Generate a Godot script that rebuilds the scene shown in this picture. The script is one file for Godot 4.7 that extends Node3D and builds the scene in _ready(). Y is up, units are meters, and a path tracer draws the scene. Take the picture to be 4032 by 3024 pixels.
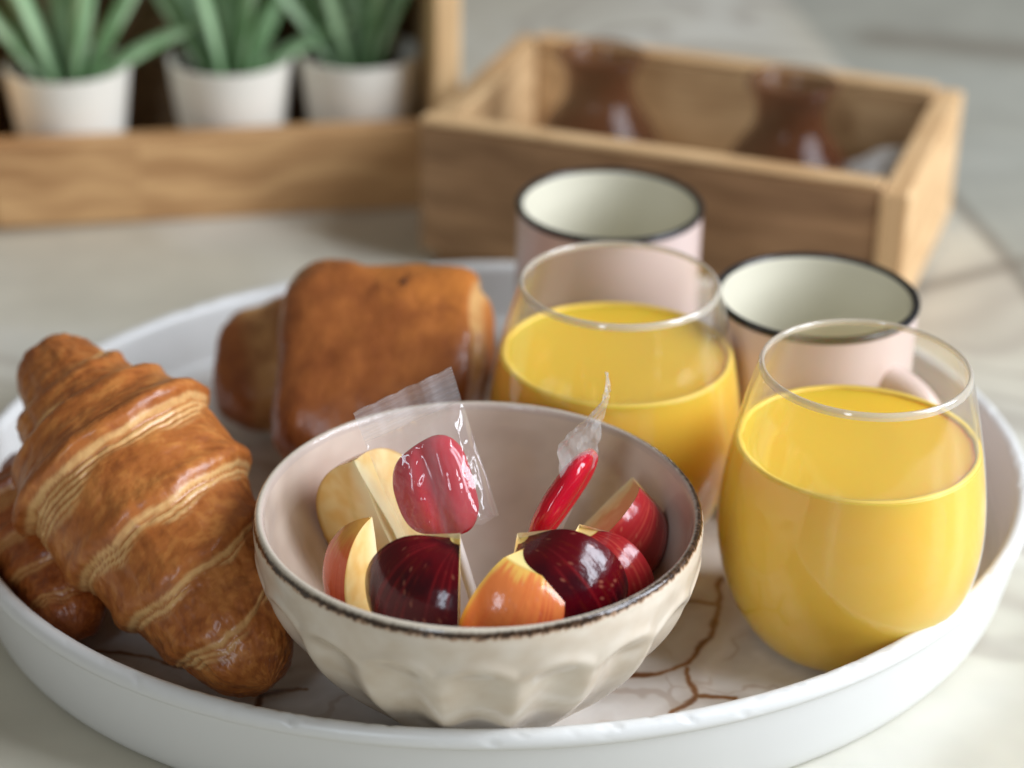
extends Node3D

# ---------------------------------------------------------------- geometry kit
class Geo:
	var v := PackedVector3Array()
	var c := PackedColorArray()
	var uv := PackedVector2Array()
	var idx := PackedInt32Array()
	var sg := PackedInt32Array()   # smooth group per triangle
	var group := 0

	# a grid of (nu+1) x (nv+1) points; f(u, v) -> Vector3, col(u, v, p) -> linear Color
	func grid(nu: int, nv: int, f: Callable, col = null, uvf = null) -> void:
		var base := v.size()
		for i in nu + 1:
			for j in nv + 1:
				var a := float(i) / nu
				var b := float(j) / nv
				var p: Vector3 = f.call(a, b)
				v.append(p)
				c.append(col.call(a, b, p) if col != null else Color.WHITE)
				uv.append(uvf.call(a, b, p) if uvf != null else Vector2(a, b))
		for i in nu:
			for j in nv:
				var k := base + i * (nv + 1) + j
				for t in [k, k + 1, k + nv + 1, k + 1, k + nv + 2, k + nv + 1]:
					idx.append(t)
				sg.append(group)
				sg.append(group)
		group += 1

	func box(size: Vector3, at := Vector3.ZERO, bevel := 0.0008, turn := Basis()) -> void:
		# a box with chamfered edges; uv runs along the longest side
		var h := size / 2.0
		var b: float = min(bevel, min(h.x, min(h.y, h.z)) * 0.45)
		var long := 0 if size.x >= size.y and size.x >= size.z else (1 if size.y >= size.z else 2)
		var corner := {}
		for sx in [-1, 1]:
			for sy in [-1, 1]:
				for sz in [-1, 1]:
					var s := Vector3(sx, sy, sz)
					for ax in 3:
						var p := Vector3.ZERO
						for k in 3:
							p[k] = s[k] * (h[k] if k == ax else h[k] - b)
						corner[[sx, sy, sz, ax]] = p
		var quads := []
		for ax in 3:
			var o1 := (ax + 1) % 3
			var o2 := (ax + 2) % 3
			for s in [-1, 1]:
				var q := []
				for e in [[-1, -1], [1, -1], [1, 1], [-1, 1]]:
					var key := [0, 0, 0, ax]
					key[ax] = s
					key[o1] = e[0]
					key[o2] = e[1]
					q.append(corner[key])
				quads.append([q, ax])
			# edges along o2 between faces ax and o1
			for s in [-1, 1]:
				for t in [-1, 1]:
					var q := []
					for e in [[-1, ax], [1, ax], [1, o1], [-1, o1]]:
						var key := [0, 0, 0, e[1]]
						key[ax] = s
						key[o1] = t
						key[o2] = e[0]
						q.append(corner[key])
					quads.append([q, ax])
		for sx in [-1, 1]:
			for sy in [-1, 1]:
				for sz in [-1, 1]:
					quads.append([[corner[[sx, sy, sz, 0]], corner[[sx, sy, sz, 1]], corner[[sx, sy, sz, 2]]], 0])
		for qa in quads:
			var q: Array = qa[0]
			var n: Vector3 = (q[1] - q[0]).cross(q[2] - q[0])
			var mid := Vector3.ZERO
			for p in q:
				mid += p
			if n.dot(mid) > 0.0:   # clockwise from outside
				q.reverse()
			var base := v.size()
			for p in q:
				v.append(turn * p + at)
				c.append(Color.WHITE)
				var ax: int = qa[1]
				var w := 0
				for k in 3:
					if k != long and k != ax:
						w = k
				uv.append(Vector2(p[long], p[w] if long != ax else p[(long + 1) % 3]) * 1.0 + Vector2(at.x * 3.1 + at.z, at.y * 2.7 + at.z * 1.3 + ax * 0.37))
			for k in range(1, q.size() - 1):
				for t in [base, base + k, base + k + 1]:
					idx.append(t)
				sg.append(group)
			group += 1

	func xform(t: Transform3D, from := 0) -> void:
		for i in range(from, v.size()):
			v[i] = t * v[i]

	func volume() -> float:
		var s := 0.0
		for k in range(0, idx.size(), 3):
			s += v[idx[k]].dot(v[idx[k + 1]].cross(v[idx[k + 2]]))
		return s

	func mesh(orient := true) -> ArrayMesh:
		if orient and volume() > 0.0:   # clockwise fronts give a negative volume
			for k in range(0, idx.size(), 3):
				var t := idx[k + 1]
				idx[k + 1] = idx[k + 2]
				idx[k + 2] = t
		var st := SurfaceTool.new()
		st.begin(Mesh.PRIMITIVE_TRIANGLES)
		for k in idx.size():
			st.set_smooth_group(sg[k / 3])
			st.set_color(c[idx[k]])
			st.set_uv(uv[idx[k]])
			st.add_vertex(v[idx[k]])
		st.index()
		st.generate_normals()
		return st.commit()


func curve_points(pts: Array, n: int) -> Array:
	# Catmull-Rom through 2D points
	var out := []
	var m := pts.size() - 1
	for i in n + 1:
		var t := float(i) / n * m
		var k := mini(int(t), m - 1)
		var f := t - k
		var p0: Vector2 = pts[maxi(k - 1, 0)]
		var p1: Vector2 = pts[k]
		var p2: Vector2 = pts[k + 1]
		var p3: Vector2 = pts[mini(k + 2, m)]
		out.append(p1.cubic_interpolate(p2, p0, p3, f))
	return out


func lathe(g: Geo, prof: Array, seg := 96, col = null) -> void:
	var n := prof.size() - 1
	g.grid(n, seg, func(a, b):
		var p: Vector2 = prof[roundi(a * n)]
		var t: float = b * TAU
		return Vector3(p.x * cos(t), p.y, p.x * sin(t)), col)


func tube(g: Geo, path: Array, rad, seg := 16) -> void:
	# rad: float or Callable(t) -> float; ends closed by shrinking
	var n := path.size() - 1
	var up := Vector3.UP
	var frames := []
	for i in n + 1:
		var d: Vector3 = (path[mini(i + 1, n)] - path[maxi(i - 1, 0)]).normalized()
		var side := d.cross(up)
		if side.length() < 0.05:
			side = d.cross(Vector3.RIGHT)
		side = side.normalized()
		frames.append([side, side.cross(d).normalized()])
	g.grid(n, seg, func(a, b):
		var i := roundi(a * n)
		var r: float = rad.call(a) if rad is Callable else rad
		var t: float = b * TAU
		return path[i] + frames[i][0] * cos(t) * r + frames[i][1] * sin(t) * r)


# ---------------------------------------------------------------- scene helpers
var taken := {}

func numbered(called: String) -> String:
	var k: int = taken.get(called, 0)
	taken[called] = k + 1
	return called if k == 0 else "%s_%03d" % [called, k]


func tag(o: Node, label: String, category: String, group := "") -> Node:
	o.set_meta("label", label)
	o.set_meta("category", category)
	if group != "":
		o.set_meta("group", group)
	return o


func thing(called: String, label: String, category: String, at := Vector3.ZERO, turn := 0.0, group := "") -> Node3D:
	var o := Node3D.new()
	o.name = numbered(called)
	add_child(o)
	o.position = at
	o.rotation.y = turn
	tag(o, label, category, group)
	return o


func part(called: String, m: Mesh, mat: Material, parent: Node3D) -> MeshInstance3D:
	var o := MeshInstance3D.new()
	o.name = called
	o.mesh = m
	o.material_override = mat
	parent.add_child(o, true)
	return o


func lin(r: float, g: float, b: float) -> Color:
	return Color(r / 255.0, g / 255.0, b / 255.0).srgb_to_linear()


func s8(r: float, g: float, b: float, a := 1.0) -> Color:
	return Color(r / 255.0, g / 255.0, b / 255.0, a)


func mat(color: Color, rough := 0.5, spec := 0.5) -> StandardMaterial3D:
	var m := StandardMaterial3D.new()
	m.albedo_color = color
	m.roughness = rough
	m.metallic_specular = spec
	return m


func vmat(rough := 0.5, spec := 0.5) -> StandardMaterial3D:
	var m := mat(Color.WHITE, rough, spec)
	m.vertex_color_use_as_albedo = true
	return m


func noise(sd: int, freq: float, oct := 4, type := FastNoiseLite.TYPE_SIMPLEX_SMOOTH) -> FastNoiseLite:
	var n := FastNoiseLite.new()
	n.seed = sd
	n.frequency = freq
	n.noise_type = type
	n.fractal_type = FastNoiseLite.FRACTAL_FBM if oct > 1 else FastNoiseLite.FRACTAL_NONE
	n.fractal_octaves = oct
	return n


func bump(m: StandardMaterial3D, sd: int, freq: float, cm: float, scale: float, oct := 4) -> void:
	# fine relief in the thing's own axes
	var t := NoiseTexture2D.new()
	t.width = 256
	t.height = 256
	t.seamless = true
	t.noise = noise(sd, freq, oct)
	m.heightmap_enabled = true
	m.heightmap_texture = t
	m.heightmap_scale = cm
	m.uv1_triplanar = true
	m.uv1_scale = Vector3.ONE * scale


func sstep(a: float, b: float, x: float) -> float:
	return smoothstep(a, b, x)


# ---------------------------------------------------------------- start
func _ready() -> void:
	# camera
	var cam := Camera3D.new()
	cam.name = "camera"
	add_child(cam)
	var at := CameraAttributesPhysical.new()
	at.frustum_focal_length = 68.05
	at.frustum_near = 0.02
	at.frustum_far = 20.0
	at.frustum_focus_distance = 0.655
	at.exposure_aperture = 4.6
	cam.attributes = at
	cam.fov = 20.0
	cam.near = 0.02
	cam.far = 20.0
	cam.position = Vector3(0, 0.408, 0)
	cam.rotation_degrees = Vector3(-27.6, 0, 1.0)
	cam.current = true
	# room light: a soft grey interior, a big window to the right and a narrower one behind on the left
	var we := WorldEnvironment.new()
	we.name = "environment"
	var e := Environment.new()
	e.background_mode = Environment.BG_COLOR
	e.background_color = s8(150, 141, 128)
	e.background_energy_multiplier = 0.48
	e.tonemap_mode = Environment.TONE_MAPPER_LINEAR
	e.tonemap_exposure = 1.0
	e.sdfgi_enabled = true
	e.ssao_enabled = true
	e.ssil_enabled = true
	we.environment = e
	add_child(we)
	# the window's two tall panes with the frame's gap between them
	window_light("window_light", Vector3(1.25, 0.85, -0.14), Vector3(0, 0, -0.66), Vector2(0.36, 1.1), 2.15, s8(236, 243, 255))
	window_light("window_light", Vector3(1.25, 0.85, -0.66), Vector3(0, 0, -0.66), Vector2(0.36, 1.1), 2.15, s8(236, 243, 255))
	window_light("window_light", Vector3(-0.55, 0.8, 0.9), Vector3(0, 0, -0.6), Vector2(0.20, 0.9), 0.70, s8(226, 240, 255))

	make_table()
	make_tray()
	make_planter()
	make_crate()
	make_bowl()
	make_glasses()
	make_mugs()
	make_croissants()
	make_rolls()
	make_apples()
	make_lollipops()


func window_light(called: String, pos: Vector3, aim: Vector3, size: Vector2, energy: float, color: Color) -> void:
	var l := AreaLight3D.new()
	l.name = numbered(called)
	l.area_size = size
	l.light_energy = energy
	l.light_color = color
	l.area_range = 20.0
	l.area_attenuation = 2.0
	l.shadow_enabled = true
	add_child(l)
	l.look_at_from_position(pos, aim)


# ---------------------------------------------------------------- table
const TABLE := -0.012   # table top; the tray floor is at 0
const VEINS := [[Vector2(0.209, -1.05), Vector2(0.240, -0.85), 0.006], [Vector2(0.165, -0.866), Vector2(0.32, -0.962), 0.007], [Vector2(-0.32, -0.908), Vector2(-0.12, -0.958), 0.011], [Vector2(0.22, -1.235), Vector2(0.42, -1.185), 0.03]]

func make_table() -> void:
	var W := 820
	var warp := noise(11, 0.006, 3)
	var warp2 := noise(12, 0.006, 3)
	var veins := noise(13, 0.0055, 4)
	var cloud := noise(14, 0.008, 4)
	var fine := noise(15, 0.06, 3)
	var im := Image.create(W, W, false, Image.FORMAT_RGB8)
	var base := Color(0.79, 0.77, 0.70)
	var vein := Color(0.60, 0.56, 0.51)
	var pale := Color(0.84, 0.83, 0.78)
	for y in W:
		for x in W:
			var wx := x + 42.0 * warp.get_noise_2d(x, y)
			var wy := y + 42.0 * warp2.get_noise_2d(x, y)
			# veins run obliquely across the slab
			var q := veins.get_noise_2d(wx * 0.55 + wy * 0.5, (wy - wx * 0.35) * 1.7)
			var v1 := 1.0 - sstep(0.0, 0.10, absf(q))
			var v2 := 1.0 - sstep(0.0, 0.035, absf(q - 0.22))
			var k := base.lerp(pale, sstep(-0.2, 0.5, cloud.get_noise_2d(wx * 0.7, wy * 1.6)))
			k = k.lerp(vein, 0.42 * v1 + 0.5 * v2)
			# two long dark veins near the right-hand end
			var tp := Vector2(x - W / 2.0, y - W / 2.0) / W * 1.9 + Vector2(0, -0.75)
			tp += Vector2(warp.get_noise_2d(x * 2, y * 2), warp2.get_noise_2d(x * 2, y * 2)) * 0.003
			# past the joint on the right the next slab is greyer
			if tp.x > 0.209 + (tp.y + 1.05) * 0.155:
				k = k.lerp(Color(0.64, 0.645, 0.60), 0.75)
			for sg in VEINS:
				var dd: float = tp.distance_to(Geometry2D.get_closest_point_to_segment(tp, sg[0], sg[1]))
				k = k.lerp(Color(0.50, 0.47, 0.42), 0.75 * (1.0 - sstep(0.001, sg[2], dd)))
			var s := 1.0 + 0.035 * fine.get_noise_2d(x, y)
			im.set_pixel(x, y, Color(k.r * s, k.g * s, k.b * s))
	var m := mat(Color.WHITE, 0.36, 0.45)
	m.albedo_texture = ImageTexture.create_from_image(im)
	var g := Geo.new()
	g.box(Vector3(1.9, 0.03, 1.9), Vector3(0, 0, 0), 0.003)
	for i in g.v.size():
		g.uv[i] = Vector2(g.v[i].x / 1.9 + 0.5, g.v[i].z / 1.9 + 0.5 + g.v[i].y)
	var o := part("table_top", g.mesh(), m, self)
	o.position = Vector3(0, TABLE - 0.015, -0.75)
	tag(o, "cream stone table top with soft grey-beige veins under the tray", "table")


# ---------------------------------------------------------------- tray
const TRAY_A := 0.1832
const TRAY_B := 0.1603
const TRAY_TURN := 0.2073
const TRAY_AT := Vector3(-0.0034, 0, -0.6788)

func ring(g: Geo, prof: Array, seg: int, col = null) -> void:
	var n := prof.size() - 1
	g.grid(n, seg, func(a, b):
		var p: Vector2 = prof[roundi(a * n)]
		var t: float = b * TAU
		return Vector3((TRAY_A + p.x) * cos(t), p.y, (TRAY_B + p.x) * sin(t)), col)


func make_tray() -> void:
	var t := thing("serving_tray", "white oval breakfast tray with a low rim and marbled brown-veined floor", "tray", TRAY_AT, TRAY_TURN)
	var paint := mat(s8(222, 222, 218), 0.33, 0.5)
	bump(paint, 21, 0.02, 0.006, 6.0, 3)
	var g := Geo.new()
	ring(g, curve_points([Vector2(-0.0062, -0.0002), Vector2(-0.0030, 0.0006), Vector2(-0.0008, 0.0030), Vector2(0.0002, 0.0110), Vector2(0.0006, 0.0202)], 16), 220)
	ring(g, curve_points([Vector2(0.0052, 0.0196), Vector2(0.0048, 0.0170), Vector2(0.0036, 0.008), Vector2(0.0010, -0.0050), Vector2(-0.0014, -0.0102), Vector2(-0.0040, -0.0117), Vector2(-0.009, -0.0119), Vector2(-0.018, -0.0119)], 24), 220)
	part("wall", g.mesh(false), paint, t)
	g = Geo.new()
	var chip := noise(23, 140.0, 2)
	var n := 18
	var rim := curve_points([Vector2(0.0006, 0.0198), Vector2(0.0006, 0.0226), Vector2(0.0016, 0.0248), Vector2(0.0036, 0.0256), Vector2(0.0056, 0.0248), Vector2(0.0066, 0.0228), Vector2(0.0064, 0.0206), Vector2(0.0048, 0.0192)], n)
	g.grid(n, 720, func(a, b):
		var p: Vector2 = rim[roundi(a * n)]
		var th: float = b * TAU
		var q := Vector3((TRAY_A + p.x) * cos(th), p.y, (TRAY_B + p.x) * sin(th))
		var w: float = maxf(0.0, chip.get_noise_3dv(q) - 0.28) * 0.0022 * sin(a * PI)
		return q - Vector3(cos(th) * w * 0.4, w, sin(th) * w * 0.4))
	part("rim", g.mesh(false), paint, t)
	# floor sheet with the marbled print
	var N := 900
	var im := Image.create(N, N, false, Image.FORMAT_RGB8)
	var wa := noise(31, 0.010, 4)
	var wb := noise(32, 0.010, 4)
	var cell := noise(33, 0.0085, 1, FastNoiseLite.TYPE_CELLULAR)
	cell.cellular_return_type = FastNoiseLite.RETURN_DISTANCE2_SUB
	cell.cellular_jitter = 1.0
	var thick := noise(34, 0.012, 3)
	var cloud := noise(35, 0.012, 4)
	var S := 0.40
	var strokes := [
		[Vector2(0.0747, -0.6377), Vector2(0.0718, -0.6203), Vector2(0.0674, -0.6034), Vector2(0.058, -0.5871), Vector2(0.0478, -0.5804), Vector2(0.0395, -0.5783), Vector2(0.030, -0.580)],
		[Vector2(0.0577, -0.5842), Vector2(0.0587, -0.5756), Vector2(0.0605, -0.5693), Vector2(0.0663, -0.5675), Vector2(0.0729, -0.5667)],
		[Vector2(0.0704, -0.6231), Vector2(0.0603, -0.6242), Vector2(0.051, -0.620)],
		[Vector2(0.0600, -0.5693), Vector2(0.052, -0.561), Vector2(0.048, -0.553)],
		[Vector2(-0.138, -0.588), Vector2(-0.1166, -0.5845), Vector2(-0.1003, -0.577), Vector2(-0.0783, -0.5652), Vector2(-0.076, -0.554)],
		[Vector2(-0.0783, -0.5652), Vector2(-0.064, -0.569)]]
	var inv := Transform3D(Basis(Vector3.UP, TRAY_TURN), TRAY_AT).affine_inverse()
	var segs := []
	for s in strokes:
		for k in s.size() - 1:
			var a: Vector3 = inv * Vector3(s[k].x, 0, s[k].y)
			var b: Vector3 = inv * Vector3(s[k + 1].x, 0, s[k + 1].y)
			segs.append([Vector2(a.x, a.z), Vector2(b.x, b.z)])
	var field := PackedFloat32Array()
	field.resize(N * N)
	field.fill(1.0)
	for s in segs:
		var lo := Vector2i(((s[0].min(s[1]) - Vector2.ONE * 0.012) / S + Vector2.ONE * 0.5) * N)
		var hi := Vector2i(((s[0].max(s[1]) + Vector2.ONE * 0.012) / S + Vector2.ONE * 0.5) * N)
		for y in range(maxi(lo.y, 0), mini(hi.y, N)):
			for x in range(maxi(lo.x, 0), mini(hi.x, N)):
				var p: Vector2 = (Vector2(x + 6.0 * wa.get_noise_2d(x * 2, y * 2), y + 6.0 * wb.get_noise_2d(x * 2, y * 2)) / N - Vector2.ONE * 0.5) * S
				var d: float = p.distance_to(Geometry2D.get_closest_point_to_segment(p, s[0], s[1]))
				field[y * N + x] = minf(field[y * N + x], d)
	var white := Color(0.93, 0.915, 0.895)
	var shade := Color(0.82, 0.80, 0.775)
	for y in N:
		for x in N:
			var wx := x + 40.0 * wa.get_noise_2d(x, y)
			var wy := y + 40.0 * wb.get_noise_2d(x, y)
			var d := cell.get_noise_2d(wx, wy) + 1.0
			var th := thick.get_noise_2d(x, y)
			var w := 0.030 + 0.05 * maxf(th, -0.3)
			var line: float = (1.0 - sstep(w * 0.4, w, d)) * sstep(-0.35, 0.15, th)
			var halo := 1.0 - sstep(0.0, 0.30, d)
			var f := field[y * N + x]
			var sw := 0.0013 + 0.0012 * th
			line = maxf(line * 0.16, (1.0 - sstep(sw * 0.2, sw * 1.25, f)) * 0.92)
			halo = maxf(halo * 0.45, 1.0 - sstep(0.0, 0.010, f))
			var k := white.lerp(shade, clampf(0.5 + 0.9 * cloud.get_noise_2d(wx, wy), 0.0, 1.0) * 0.75)
			k = k.lerp(Color(0.68, 0.62, 0.56), halo * 0.45)
			k = k.lerp(Color(0.56, 0.36, 0.18).lerp(Color(0.38, 0.22, 0.12), clampf(0.5 + th, 0, 1)), line)
			im.set_pixel(x, y, k)
	var fm := mat(Color.WHITE, 0.22, 0.5)
	fm.albedo_texture = ImageTexture.create_from_image(im)
	g = Geo.new()
	g.grid(12, 160, func(a, b):
		var th: float = b * TAU
		return Vector3((TRAY_A - 0.0055) * a * cos(th), 0.0, (TRAY_B - 0.0055) * a * sin(th)), null, func(_a, _b, p): return Vector2(p.x / S + 0.5, p.z / S + 0.5))
	g.grid(1, 160, func(a, b):
		var th: float = b * TAU
		return Vector3((TRAY_A - 0.0055) * cos(th), -0.0116 * a, (TRAY_B - 0.0055) * sin(th)))
	part("tray_floor", g.mesh(false), fm, t)


# ---------------------------------------------------------------- wood
var wood_textures := {}

func wood(tone: Color, dark: Color, sd: int, rough := 0.6) -> StandardMaterial3D:
	var wd := 512
	var ht := 256
	var im := Image.create(wd, ht, false, Image.FORMAT_RGB8)
	var a := noise(sd, 0.010, 4)
	var b := noise(sd + 1, 0.05, 3)
	var knot := noise(sd + 2, 0.006, 2)
	for y in ht:
		for x in wd:
			var y2 := y + 26.0 * knot.get_noise_2d(x * 0.9, y * 0.8)
			var r := 0.5 + 0.5 * sin(y2 * 0.19 + 5.0 * a.get_noise_2d(x * 0.35, y2 * 1.2))
			var f := b.get_noise_2d(x * 0.12, y * 2.2)
			var q := clampf(0.28 * r + 0.45 * (0.5 + a.get_noise_2d(x * 0.5, y2 * 2.0)) + 0.30 * f, 0.0, 1.0)
			im.set_pixel(x, y, tone.lerp(dark, q))
	var m := mat(Color.WHITE, rough, 0.4)
	m.albedo_texture = ImageTexture.create_from_image(im)
	m.uv1_scale = Vector3(4.0, 8.0, 1.0)
	return m


func board(called: String, parent: Node3D, size: Vector3, at: Vector3, m: Material, turn := Basis()) -> MeshInstance3D:
	var g := Geo.new()
	g.box(size, at, 0.0012, turn)
	return part(called, g.mesh(), m, parent)


func make_crate() -> void:
	var m := wood(Color(0.84, 0.71, 0.53), Color(0.62, 0.48, 0.33), 51)
	var pale := wood(Color(0.90, 0.76, 0.57), Color(0.74, 0.58, 0.40), 57)
	var dark := wood(Color(0.68, 0.53, 0.38), Color(0.45, 0.33, 0.22), 65)
	var t := thing("wooden_crate", "open brown wooden crate behind the mugs with two amber bottles inside", "crate", Vector3(0.0832, TABLE, -0.9476), deg_to_rad(-19.27))
	var L := 0.2221
	var D := 0.1381
	var H := 0.070       # table to rim
	var foot := 0.008
	var h := H - foot
	var w := 0.0125
	board("side_board", t, Vector3(w, h, D - 0.0115), Vector3(-L / 2 + w / 2, foot + h / 2, -0.00575), m)
	board("side_board", t, Vector3(w, h, D), Vector3(L / 2 - w / 2, foot + h / 2, 0), pale)
	board("front_board", t, Vector3(L - w - 0.0004, h - 0.0006, 0.0095), Vector3(-w / 2, foot + h / 2 - 0.0003, D / 2 - 0.0062), dark)
	board("front_rail", t, Vector3(L - w - 0.0004, 0.0024, 0.0095), Vector3(-w / 2, foot + h + 0.0012, D / 2 - 0.0062), pale)
	board("back_rail", t, Vector3(L - 2 * w - 0.0004, 0.0024, 0.0095), Vector3(0, foot + h + 0.0012, -D / 2 + 0.0062), pale)
	board("back_board", t, Vector3(L - 2 * w - 0.0004, h - 0.0006, 0.0095), Vector3(0, foot + h / 2 - 0.0003, -D / 2 + 0.0062), m)
	board("base_board", t, Vector3(L - 2 * w - 0.001, 0.007, D - 0.026), Vector3(0, foot + 0.0036, 0), m)
	board("foot_strip", t, Vector3(L - 0.012, foot - 0.0003, 0.016), Vector3(0, foot / 2, D / 2 - 0.014), dark)
	board("foot_strip", t, Vector3(L - 0.012, foot - 0.0003, 0.016), Vector3(0, foot / 2, -D / 2 + 0.014), m)
	# amber bottles standing on the crate's base
	var amber := mat(Color(0.30, 0.105, 0.045, 0.25), 0.12, 0.5)
	amber.transparency = BaseMaterial3D.TRANSPARENCY_ALPHA
	amber.albedo_color = Color(0.38, 0.21, 0.13, 0.33)
	amber.metallic_specular = 0.24
	var outer := curve_points([Vector2(0.0, 0.0), Vector2(0.024, 0.0), Vector2(0.0300, 0.004), Vector2(0.0322, 0.014), Vector2(0.0312, 0.028), Vector2(0.0262, 0.041), Vector2(0.0198, 0.050), Vector2(0.0165, 0.056), Vector2(0.0158, 0.063), Vector2(0.0176, 0.070), Vector2(0.0202, 0.0735), Vector2(0.0206, 0.0758), Vector2(0.0190, 0.0770)], 56)
	var inner := curve_points([Vector2(0.0175, 0.0762), Vector2(0.0160, 0.072), Vector2(0.0138, 0.064), Vector2(0.0142, 0.0555), Vector2(0.0176, 0.0495), Vector2(0.0240, 0.0402), Vector2(0.0288, 0.028), Vector2(0.0298, 0.014), Vector2(0.0270, 0.006), Vector2(0.0, 0.0045)], 40)
	var g := Geo.new()
	lathe(g, outer + inner, 72)
	var bm := g.mesh()
	var base := t.transform * Vector3(0, foot + 0.0073, 0)
	for s in [[-0.0460, "squat amber glass bottle in the left half of the wooden crate", 0.004], [0.0450, "squat amber glass bottle in the right half of the wooden crate", 0.008]]:
		var b := part(numbered("amber_bottle"), bm, amber, self)
		b.position = base + t.basis * Vector3(s[0], 0, s[2])
		tag(b, s[1], "bottle", "amber bottles in the crate")
	# folded white napkin at the right end of the crate
	g = Geo.new()
	var cr := noise(61, 60.0, 2)
	for k in 3:
		var lift := 0.004 * k
		g.grid(20, 20, func(a, b):
			var x: float = (a - 0.5) * 0.050
			var z: float = (b - 0.5) * 0.070
			return Vector3(x, 0.002 + lift + 0.022 * sstep(0.0, 1.0, a) + 0.0018 * cr.get_noise_2d(x * 1.0 + k, z), z))
		g.grid(20, 20, func(a, b):
			var x: float = (a - 0.5) * 0.050
			var z: float = (b - 0.5) * 0.070
			return Vector3(x, 0.0048 + lift + 0.022 * sstep(0.0, 1.0, a) + 0.0018 * cr.get_noise_2d(x * 1.0 + k, z), z))
	var nap := part("napkin", g.mesh(false), mat(s8(226, 226, 222), 0.9, 0.2), self)
	nap.position = base + t.basis * Vector3(0.072, 0.008, 0.014)
	nap.rotation.y = t.rotation.y
	tag(nap, "folded white napkin at the right end of the wooden crate", "napkin")


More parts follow.
